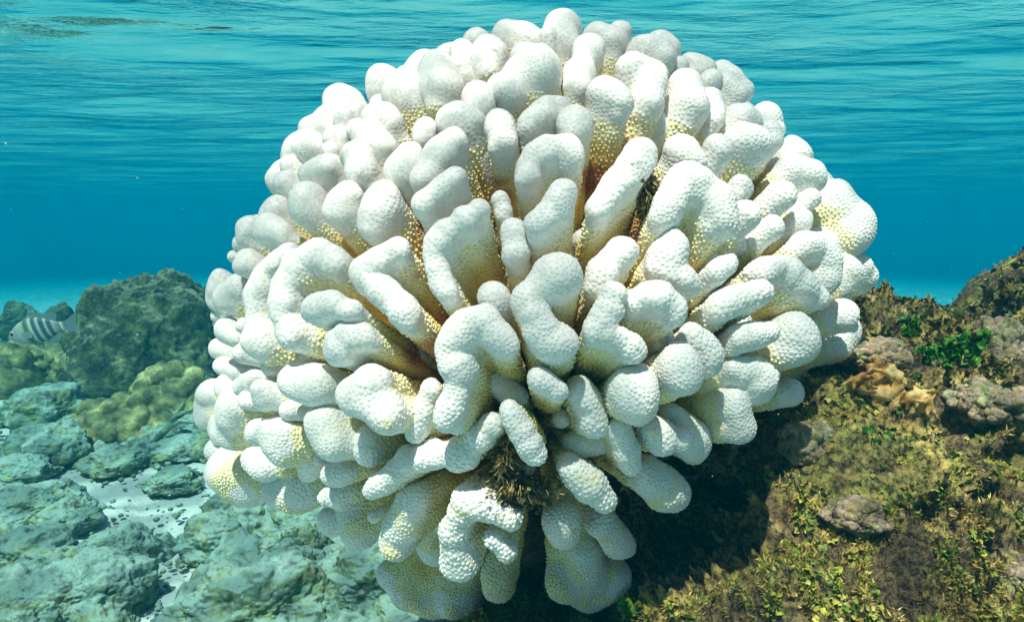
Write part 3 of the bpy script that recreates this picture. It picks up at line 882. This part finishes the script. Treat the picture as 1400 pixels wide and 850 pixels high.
# every branch: strokes traced along its rounded tip, (x, y, radius) in photo pixels; d = metres nearer than the dome
BR = [
 ([[(768,42,25),(768,63,24)]],0), ([[(750,52,15)]],.012), ([[(692,50,15),(715,52,17),(735,58,14)]],0), ([[(652,61,20)]],-.02),
 ([[(668,68,19),(666,86,18)]],.01), ([[(715,78,17),(738,76,14)]],.012), ([[(692,124,19),(712,106,20),(740,97,19)]],.02), ([[(632,72,15),(638,92,16)]],.005),
 ([[(596,94,20),(608,124,21)]],.01), ([[(558,108,18)]],-.02), ([[(545,128,20),(572,124,16)]],0), ([[(518,142,12)]],-.01), ([[(488,159,13)]],-.015),
 ([[(472,168,16)]],-.005), ([[(458,188,16)]],.0), ([[(418,204,16),(434,201,12)]],-.01), ([[(452,206,12)]],.006), ([[(488,176,14)]],0), ([[(513,162,17),(535,172,19)]],.005),
 ([[(505,187,18),(520,202,18)]],.012), ([[(490,215,23),(494,234,20)]],.02), ([[(583,172,15),(580,190,14)]],.01), ([[(615,166,18),(641,169,18)]],.012), ([[(653,133,17),(657,148,15)]],.012),
 ([[(560,212,16),(548,234,17)]],.02), ([[(622,192,14),(602,215,19),(583,244,17)]],.02), ([[(624,243,14),(602,260,15),(580,279,13)]],.035), ([[(682,164,13),(688,196,16)]],.015),
 ([[(764,147,14),(742,156,15),(722,172,13)]],.015), ([[(786,167,19),(786,180,17)]],.02), ([[(722,246,14),(724,228,16),(744,208,18),(774,206,17),(784,220,14)]],.02), ([[(770,262,15),(760,286,16),(735,307,14)]],.035),
 ([[(874,211,17),(860,238,18),(840,258,18),(818,288,13)]],.025), ([[(684,274,12),(690,298,12)]],.0), ([[(704,318,16),(706,344,14)]],.015),
 ([[(654,287,12),(632,306,14),(603,322,15),(594,350,14),(602,384,15),(612,400,12)]],.035), ([[(526,271,16),(516,300,20),(510,312,18)]],.02), ([[(478,266,18),(462,291,20)]],.02), ([[(420,274,23),(421,284,22)]],.02),
 ([[(425,240,18),(450,233,19)]],.01), ([[(391,250,16)]],.005), ([[(399,228,15)]],-.005), ([[(382,286,17),(370,293,14)]],0), ([[(368,315,20),(386,320,14)]],.01), ([[(343,313,15),(338,326,12)]],0),
 ([[(327,332,9)]],-.01), ([[(340,359,19)]],.008), ([[(321,351,9)]],-.01), ([[(396,348,13),(370,372,17),(355,405,19),(353,440,19),(363,474,18)]],.02),
 ([[(462,364,14),(440,346,18),(410,364,20),(394,396,20),(392,430,20),(404,458,17)]],.035), ([[(430,422,17),(456,418,16),(480,425,12)]],.05), ([[(495,376,19),(520,393,18),(545,418,18),(560,438,16)],[(500,370,15),(528,350,16),(545,342,14)]],.03),
 ([[(480,456,17),(462,480,19)],[(480,456,17),(502,462,14)]],.04), ([[(405,520,24),(438,526,24)]],.03), ([[(485,540,20),(508,522,20)],[(500,540,22),(530,565,19)]],.045),
 ([[(444,578,26),(458,604,21)]],.035), ([[(366,541,20)]],.03), ([[(338,547,13)]],.02), ([[(312,530,18)]],0), ([[(322,556,20),(315,588,20)]],.015), ([[(289,537,18),(285,568,16)]],-.02),
 ([[(353,591,17),(384,592,17),(388,617,20)]],.04), ([[(318,640,25),(346,657,28)]],.02), ([[(298,615,17)]],-.01), ([[(388,672,22),(414,664,24)]],-.03), ([[(437,627,9)]],.0), ([[(452,650,12),(474,640,14)]],.01),
 ([[(448,680,13),(470,672,14)]],.0), ([[(449,706,11),(456,718,12)]],-.01), ([[(480,690,24),(494,722,20)]],-.03), ([[(508,670,9),(521,662,13),(542,645,16),(562,628,15)],[(562,628,15),(596,622,16)]],.03),
 ([[(512,706,8)]],.01), ([[(544,738,23),(553,708,19),(570,676,16)]],.03), ([[(537,785,19),(562,806,18),(600,816,22),(632,812,20)]],-.035),
 ([[(640,684,20),(668,692,15),(700,709,14)],[(640,684,20),(621,725,15),(629,765,23)],[(675,736,11),(692,752,13)]],.06), ([[(680,784,19),(682,800,20)]],-.01),
 ([[(776,792,22),(806,802,24),(842,790,17)],[(800,755,22),(806,802,24)]],-.0), ([[(768,708,20),(771,728,18)]],.01), ([[(822,713,15),(848,744,16)]],-.005), ([[(780,640,17),(805,662,18),(826,684,14)]],.03),
 ([[(793,533,15),(806,558,19),(812,580,17)]],.015), ([[(738,518,15),(762,534,17)]],.035), ([[(767,571,12)]],-.02), ([[(695,560,13),(713,590,14),(731,622,13)]],.045),
 ([[(627,622,19),(650,602,15),(672,580,13)]],.025), ([[(568,592,14),(578,562,14),(590,532,12)]],.01), ([[(638,445,20),(664,438,20),(688,468,19)],[(638,445,20),(613,477,16),(630,506,17),(622,545,17),(612,574,16)]],.04),
 ([[(673,402,16),(681,415,14)]],.015), ([[(771,373,24),(746,386,21),(722,410,20),(736,440,16),(746,468,16),(774,472,17)]],.035), ([[(850,344,19),(829,366,17),(812,396,12)]],.01),
 ([[(918,340,20),(905,366,17)],[(905,366,17),(944,388,13)]],.015), ([[(839,404,16),(828,430,17),(815,452,15)],[(815,452,13),(845,462,13),(868,479,16)]],.04), ([[(868,412,13),(894,402,17),(918,418,15),(924,434,10)]],.035),
 ([[(998,358,12),(978,373,14)]],.02), ([[(927,494,25),(932,512,24)]],.04), ([[(945,460,16),(966,478,16),(968,502,14)]],.02), ([[(866,530,24),(872,550,24)]],.04), ([[(888,583,18),(906,600,19)],[(930,603,13),(934,598,12)]],.025),
 ([[(915,568,16),(950,608,22)]],-.005), ([[(845,583,13),(855,610,14),(863,636,13)]],.025), ([[(880,646,17),(920,676,20)]],.01), ([[(1005,504,17),(1032,512,20),(1036,532,18)],[(1002,545,16),(1008,585,17)]],.02),
 ([[(1054,508,12)]],-.005), ([[(1078,537,19)]],-.015), ([[(1085,456,26),(1082,477,24)]],.02), ([[(1048,454,16),(1012,462,15)]],.025), ([[(982,422,17),(1010,406,17),(1042,400,12)]],.025),
 ([[(1042,372,17),(1070,366,18),(1093,388,15)],[(1093,388,15),(1118,407,13)]],.015), ([[(1098,336,15),(1123,340,18),(1131,370,14),(1126,390,13)]],.012), ([[(1155,364,15),(1161,380,16)]],0), ([[(1170,360,14),(1181,378,12)]],-.015),
 ([[(1151,430,18),(1142,430,16)]],-.005), ([[(1140,270,20),(1158,298,24),(1162,320,22)]],0), ([[(1082,232,18),(1106,243,19)]],.01), ([[(1085,211,20)]],-.01), ([[(1004,164,18),(1022,168,18)]],0),
 ([[(1052,180,13),(1056,194,12)]],.005), ([[(1063,178,10)]],-.015), ([[(1008,196,20),(1030,200,23)]],.012), ([[(980,206,20)]],.02), ([[(1012,256,17)]],.015), ([[(1022,293,18)]],.025), ([[(1056,311,16)]],.015), ([[(1065,268,20)]],.01), ([[(1106,272,14)]],.005),
 ([[(938,118,20),(942,146,22)]],.015), ([[(866,100,20),(888,104,18),(884,140,20)]],.02), ([[(874,69,18),(900,80,17)]],.01), ([[(824,128,18),(846,142,16)]],.03), ([[(806,68,17),(794,92,18),(790,120,15)]],.015), ([[(815,50,18),(838,58,18)]],0),
 ([[(848,46,17)]],-.015), ([[(902,62,17),(914,70,14)]],-.003), ([[(930,91,12)]],0), ([[(944,86,14),(962,96,14)]],-.012), ([[(972,110,14)]],0), ([[(990,115,14),(1006,132,14)]],-.003), ([[(985,98,12),(1012,124,12)]],-.03),
 ([[(930,207,18),(946,223,15)]],.02), ([[(938,246,18),(920,270,18),(905,298,13)],[(938,246,18),(974,274,20),(986,300,19)]],.035), ([[(970,140,15),(975,165,14)]],0),
 ([[(303,384,14),(298,410,15)]],-.02), ([[(326,392,13),(312,408,16)]],0), ([[(313,452,17),(323,462,14)]],0), ([[(298,474,12)]],-.015), ([[(335,482,15)]],.01), ([[(334,445,11)]],.008), ([[(304,500,11),(325,506,13)]],-.02),
 ([[(298,430,9)]],-.03), ([[(352,515,16),(330,528,14)]],.0), ([[(300,578,14),(303,596,13)]],.0), ([[(346,626,14),(366,640,15)]],.015), ([[(425,625,16),(420,645,14)]],-.01), ([[(470,560,15)]],.0), ([[(500,600,16),(505,622,14)]],.01), ([[(372,500,15)]],.0), ([[(398,560,15)]],.01), ([[(900,185,20),(880,180,16)]],-.05), ([[(656,216,18)]],-.03), ([[(700,540,17),(676,520,14)]],-.01), ([[(784,608,15),(818,604,13)]],-.01), ([[(905,465,16)]],.0), ([[(965,552,15)]],-.03), ([[(1092,302,17)]],-.01),
 ([[(718,646,12)]],-.0), ([[(600,690,22),(598,740,26)]],-.07), ([[(640,410,16)]],-.05), ([[(566,486,18)]],-.05), ([[(560,330,20)]],-.04), ([[(880,390,16)]],-.04), ([[(800,330,18)]],-.04), ([[(560,650,20)]],-.05),
 ([[(955,345,22)]],-.03), ([[(1000,330,18)]],-.03), ([[(460,620,22)]],-.05), ([[(730,290,14)]],-.05), ([[(430,490,20)]],-.03), ([[(750,195,18)]],-.04), ([[(1010,440,16)]],-.03),
]
STAINS = [(680,238,20,.9),(812,245,26,1.),(575,318,22,.7),(575,480,26,.9),(800,612,22,1.),(615,430,18,.8),(735,345,16,1.),(870,310,24,.7),(565,370,16,.7),(690,270,14,.6),(760,700,18,.6),(530,640,22,.5),(735,140,14,.4),(660,640,26,.5)]


def resample(st):
    out = [st[0]]
    for a, b in zip(st, st[1:]):
        L = math.hypot(b[0] - a[0], b[1] - a[1]); n = max(1, math.ceil(L / (.75 * min(a[2], b[2]))))
        for k in range(1, n + 1):
            t = k / n; out.append(tuple(a[i] + (b[i] - a[i]) * t for i in range(3)))
    return out


def branch_prims(strokes, d, far=0):
    prims, ridge = [], []
    gj = np.random.default_rng(int(strokes[0][0][0] * 7 + strokes[0][0][1]))
    allp = [n for s in strokes for n in s]
    cx = sum(n[0] for n in allp) / len(allp); cy = sum(n[1] for n in allp) / len(allp)
    cd = dome_d(cx, cy) - d + far
    cen = P(cx, cy, cd)
    L = .52
    low = float(sstep(470, 620, cy)) * (1 - .75 * float(sstep(540, 440, cx))); rim = float(sstep(.35, .9, math.hypot((cx - CX) / RX, (cy - CY) / RY)))
    CORE = P(742, 605 - 40 * low, D0 - .01 - .09 * low - .05 * rim * (1 - low))      # the lower branches hang side-on
    rootc = cen + (CORE - cen) * L
    for s in strokes:
        ns = resample(s) if len(s) > 1 else s
        W = []
        for (x, y, r) in ns:
            # follow the dome, but let one branch stay in its own plane
            dd = .5 * (dome_d(x, y) - d) + .5 * cd + (far * .5)
            dd += r * dd / F_PX * .8
            w = P(x, y, dd); W.append((w, (1.03 + .05 * float(sstep(300, 170, y)) - .08 * float(sstep(110, 50, y))) * r * dd / F_PX * (1 + .13 * gj.normal() * (len(ns) > 2))))
        for (a, ra), (b_, rb) in zip(W, W[1:]):
            prims.append((a, b_, ra, rb)); ridge.append((a, b_, ra, rb))
        if len(W) == 1:
            ridge.append((W[0][0], W[0][0] + 1e-5, W[0][1], W[0][1]))
        for (w, r) in W:                      # blunt knobs budding from the rim and flanks
            for _ in range(2):
                v = gj.normal(size=3); v /= np.linalg.norm(v); up_ = (w - CORE) / np.linalg.norm(w - CORE)
                v = v - up_ * (v @ up_) * .6; v /= np.linalg.norm(v)
                k_ = r * gj.uniform(.40, .58)
                b0 = w + v * r * gj.uniform(.50, .72) - up_ * r * gj.uniform(-.15, .8)
                prims.append((b0, b0 + v * r * .08 + up_ * r * .12, k_, k_))
            q = w + (CORE - w) * L
            q = rootc + (q - rootc) * .6
            mid = w + (q - w) * .4
            prims.append((w, mid, r, r * (.92 - .16 * low))); prims.append((mid, q, r * (.92 - .16 * low), r * (.78 - .22 * low)))
    return prims, ridge, rootc


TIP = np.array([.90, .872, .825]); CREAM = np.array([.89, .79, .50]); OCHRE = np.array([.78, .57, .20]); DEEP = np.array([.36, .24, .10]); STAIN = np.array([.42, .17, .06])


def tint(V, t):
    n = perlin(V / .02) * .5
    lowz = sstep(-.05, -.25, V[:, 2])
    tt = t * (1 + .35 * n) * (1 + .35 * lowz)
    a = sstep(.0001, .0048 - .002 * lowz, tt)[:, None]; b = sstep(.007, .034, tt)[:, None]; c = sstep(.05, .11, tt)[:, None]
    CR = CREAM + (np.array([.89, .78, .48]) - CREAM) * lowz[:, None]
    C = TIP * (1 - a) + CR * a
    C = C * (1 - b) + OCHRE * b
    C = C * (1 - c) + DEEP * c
    # pixel position of each vertex, only to say which flanks still keep brown tissue
    dep = V @ Fv; px = 700 + F_PX * (V @ Xv) / dep; py = 425 - F_PX * (V @ Uv) / dep
    s = np.zeros(len(V)); s2 = np.zeros(len(V))
    for (sx, sy, sr, w) in STAINS:
        s = np.maximum(s, w * (1 - sstep(.5, 1.3, np.hypot(px - sx, py - sy) / sr)))
    s2 = .55 * (1 - sstep(.6, 1.2, np.hypot(px - 682, py - 794) / 30))[:, None]
    C = C * (1 - s2) + OCHRE * 1.1 * s2
    s = (s * sstep(.006, .02, t) * (1 + .5 * n))[:, None].clip(0, 1)
    return C * (1 - s) + STAIN * s


# nodule template: a small bead, 8-sided
_a = np.arange(7) * math.pi * 2 / 7
NV = np.concatenate([np.stack([w_ * np.cos(_a), w_ * np.sin(_a), z_ + 0 * _a], 1) for w_, z_ in ((1, -.35), (.88, .40), (.52, .82))] + [np.array([[0, 0, .97]])])
NQ = np.array([[a + i, a + (i + 1) % 7, a + 7 + (i + 1) % 7, a + 7 + i] for a in (0, 7) for i in range(7)]); NT = np.array([[14 + i, 14 + (i + 1) % 7, 21] for i in range(7)])


def beads(V, N, t, ridgeout, spacing):
    cand = np.where((t < .075) & ((V * N).sum(1) < .35 * np.linalg.norm(V, axis=1)))[0]
    if not len(cand): return None
    cand = cand[rng.permutation(len(cand))]
    cs = spacing
    grid = {}; keep = []
    Vl = V[cand].tolist(); s2 = spacing * spacing
    K = np.floor(V[cand] / cs).astype(int).tolist()
    for i, (v, k) in enumerate(zip(Vl, K)):
        ok = True
        for a in (-1, 0, 1):
            for b_ in (-1, 0, 1):
                for c_ in (-1, 0, 1):
                    g = grid.get((k[0] + a, k[1] + b_, k[2] + c_))
                    if g:
                        for w in g:
                            if (v[0] - w[0]) ** 2 + (v[1] - w[1]) ** 2 + (v[2] - w[2]) ** 2 < s2:
                                ok = False; break
                    if not ok: break
                if not ok: break
            if not ok: break
        if ok:
            grid.setdefault(tuple(k), []).append(v); keep.append(i)
    return cand[keep]


def make_branch(strokes, d, h=.0017, far=0):
    prims, ridge, rootc = branch_prims(strokes, d, far)
    rm = np.mean([p[2] for p in ridge])
    V, Q = sdf_mesh(prims, h, rm * .45, rm * .15, rm * 1.7)
    N = vnormals(V, Q)
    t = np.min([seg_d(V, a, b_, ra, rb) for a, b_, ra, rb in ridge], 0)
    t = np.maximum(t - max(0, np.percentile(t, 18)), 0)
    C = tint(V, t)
    sp = .0034 * float(np.random.default_rng(int(strokes[0][0][0] + 3 * strokes[0][0][1])).uniform(.84, 1.12))
    kp = beads(V, N, t, None, sp)
    if kp is None or not len(kp):
        return V, Q, np.zeros((0, 3), int), C
    p = V[kp]; n = N[kp]; tt = t[kp]
    side = sstep(.0001, .005, tt)
    rr = sp * (.60 - .12 * side) * rng.uniform(.72, 1.2, len(kp))
    dp = p @ Fv; qx = 700 + F_PX * (p @ Xv) / dp; qy = 425 - F_PX * (p @ Uv) / dp
    pearl = np.clip(sstep(250, 900, qx * .55 + qy * .75 - 60) + .25 * perlin(p / .03), 0, 1)
    var = np.clip(.75 + .6 * perlin(p / .014 + 50), .25, 1.3)
    hh = sp * (.02 + .17 * pearl + .16 * sstep(560, 720, qy) + .44 * side) * var * rng.uniform(.8, 1.2, len(kp))
    up = p - rootc; up /= np.linalg.norm(up, axis=1)[:, None]
    tg = up - (up * n).sum(1)[:, None] * n
    nn = n + .45 * side[:, None] * tg; nn /= np.linalg.norm(nn, axis=1)[:, None]
    ref = np.where(np.abs(nn[:, 2:3]) < .9, [[0, 0, 1.]], [[1., 0, 0]])
    e1 = np.cross(nn, ref); e1 /= np.linalg.norm(e1, axis=1)[:, None]; e2 = np.cross(nn, e1)
    B = p[:, None] + rr[:, None, None] * (e1[:, None] * NV[None, :, 0:1] + e2[:, None] * NV[None, :, 1:2]) + hh[:, None, None] * nn[:, None] * NV[None, :, 2:3]
    k = np.arange(len(kp))[:, None, None] * 22 + len(V)
    BQ = (k + NQ[None, :, ::-1]).reshape(-1, 4); BT = (k + NT[None, :, ::-1]).reshape(-1, 3)
    # beads are a touch paler than the tissue between them
    cb = C[kp] * (1 - .35 * side[:, None]) + np.minimum(C[kp] * 1.18 + .05, .88) * .35 * side[:, None]
    cb = np.repeat(cb[:, None], 22, 1)
    return np.concatenate([V, B.reshape(-1, 3)]), np.concatenate([Q, BQ]), BT, np.concatenate([C, cb.reshape(-1, 3)])


coral = empty("bleached_coral", tuple(P(740, 700, D0)))
tag(coral, "huge round head of bleached white coral with stubby beaded branches", "coral")
items = []
for strokes, d in BR:
    area = sum(n[2] ** 2 for s in strokes for n in (resample(s) if len(s) > 1 else s))
    items.append((area, strokes, d))
items.sort(key=lambda z: -z[0])


def cparent(o):
    o.parent = coral; o.matrix_parent_inverse = Matrix.Translation(-coral.location)
    return o


for area, strokes, d in items[:96]:
    V, Q, T, C = make_branch(strokes, d)
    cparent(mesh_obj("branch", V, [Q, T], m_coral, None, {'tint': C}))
parts = [make_branch(s, d) for a, s, d in items[96:]]
# the far side of the head: the same stubby tips carried on round the back
for k in range(46):
    a = k / 46 * 2 * math.pi + rng.uniform(-.05, .05)
    if math.sin(a) > .02 and math.cos(a) > -.75: continue
    for far, s in ((.07, .93), (.15, .82)):
        x = CX + RX * s * .93 * math.cos(a + far * 1.3); y = CY + RY * s * .93 * math.sin(a + far * 1.3)
        parts.append(make_branch([[(x, y, 22), (x + rng.uniform(-22, 22), y + rng.uniform(-22, 22), 20)]], 0, .003, far))
o = 0; VV, QQ, TT, CC = [], [], [], []
for V, Q, T, C in parts:
    VV.append(V); QQ.append(Q + o); TT.append(T + o); CC.append(C); o += len(V)
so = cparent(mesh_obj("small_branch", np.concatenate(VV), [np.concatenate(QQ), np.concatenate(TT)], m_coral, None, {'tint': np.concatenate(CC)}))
so['kind'] = 'stuff'
# dead core the branches grow from
prims = []
cc = P(745, 500, D0 + .02)
prims.append((cc, cc + np.array([0, .02, .03]), .135, .12))
for k in range(34):
    v = rng.normal(size=3); v /= np.linalg.norm(v); v[1] = -abs(v[1]) * .8 if k % 3 else v[1]
    prims.append((cc, cc + v * rng.uniform(.13, .17), .05, .028))
prims.append((cc, P(720, 700, D0 - .03), .08, .05)); prims.append((cc, P(690, 860, D0 + .08), .09, .09))
V, Q = sdf_mesh(prims, .0045, .03, .012, .03)
N = vnormals(V, Q)
V = V + N * (fbm(V / .02, 4, .6, ridge=True)[:, None] * .005)
cparent(mesh_obj("dead_base", V, [Q], m_core))
# ------------------------------------------------------------------ tufts of weed caught on the white coral


def weed(px, py, w, h, dd, label, seed, n=2200):
    g = np.random.default_rng(seed)
    p = np.stack([P(px + g.normal() * w * .5, py + g.normal() * h * .5, dd + g.normal() * .012) for _ in range(n)])
    c0 = P(px, py, dd + .02)
    nn = p - c0; nn /= np.linalg.norm(nn, axis=1)[:, None]
    V, F, C = scatter(p, nn, fil[0], fil[1], .0055, np.array([(.36, .28, .11), (.24, .18, .07), (.12, .10, .04), (.48, .40, .19)]), 1.1, .1, .3, seed)
    V2, F2, C2 = scatter(p[::4], nn[::4], ruffle[0], ruffle[1], .004, np.array([(.16, .13, .05), (.07, .06, .03), (.28, .23, .10)]), 1.1, .1, .3, seed + 1)
    q = F2[0] + len(V)
    o = mesh_obj("algae_tuft", np.concatenate([V, V2]), [np.concatenate([F[0], q]), F[1]], m_leaf, None, {'tint': np.concatenate([C, C2])})
    center(o, c0)
    return tag(o, label, "algae")


weed(712, 672, 40, 20, .605, "tangled brown weed tuft caught between the white coral's lowest front branches", 91)
weed(690, 625, 12, 34, .60, "thin strand of brown weed running down to the tangled tuft on the coral", 92, 800)
weed(884, 265, 13, 34, .625, "dark weed wedged in a crevice near the upper middle of the white coral", 93, 1200)

# fine specks drifting in the water
g_ = np.random.default_rng(5)
VI, FI = ico(1)
VV, FF = [], []
for k in range(260):
    d_ = g_.uniform(.45, 3.2)
    c_ = P(g_.uniform(-80, 1480), g_.uniform(150, 700), d_)
    if abs(c_[2]) > .45: continue
    VV.append(VI * g_.uniform(.0003, .0008) * g_.uniform(.6, 1.4, 3) + c_); FF.append(FI + len(VV) * len(VI) - len(VI))
m_speck, nt, b = new_mat("drifting_speck"); b.inputs['Base Color'].default_value = (.6, .6, .55, 1)
tag(mesh_obj("drifting_specks", np.concatenate(VV), [np.concatenate(FF)], m_speck), "fine pale specks drifting in the water", "particles", kind="stuff")
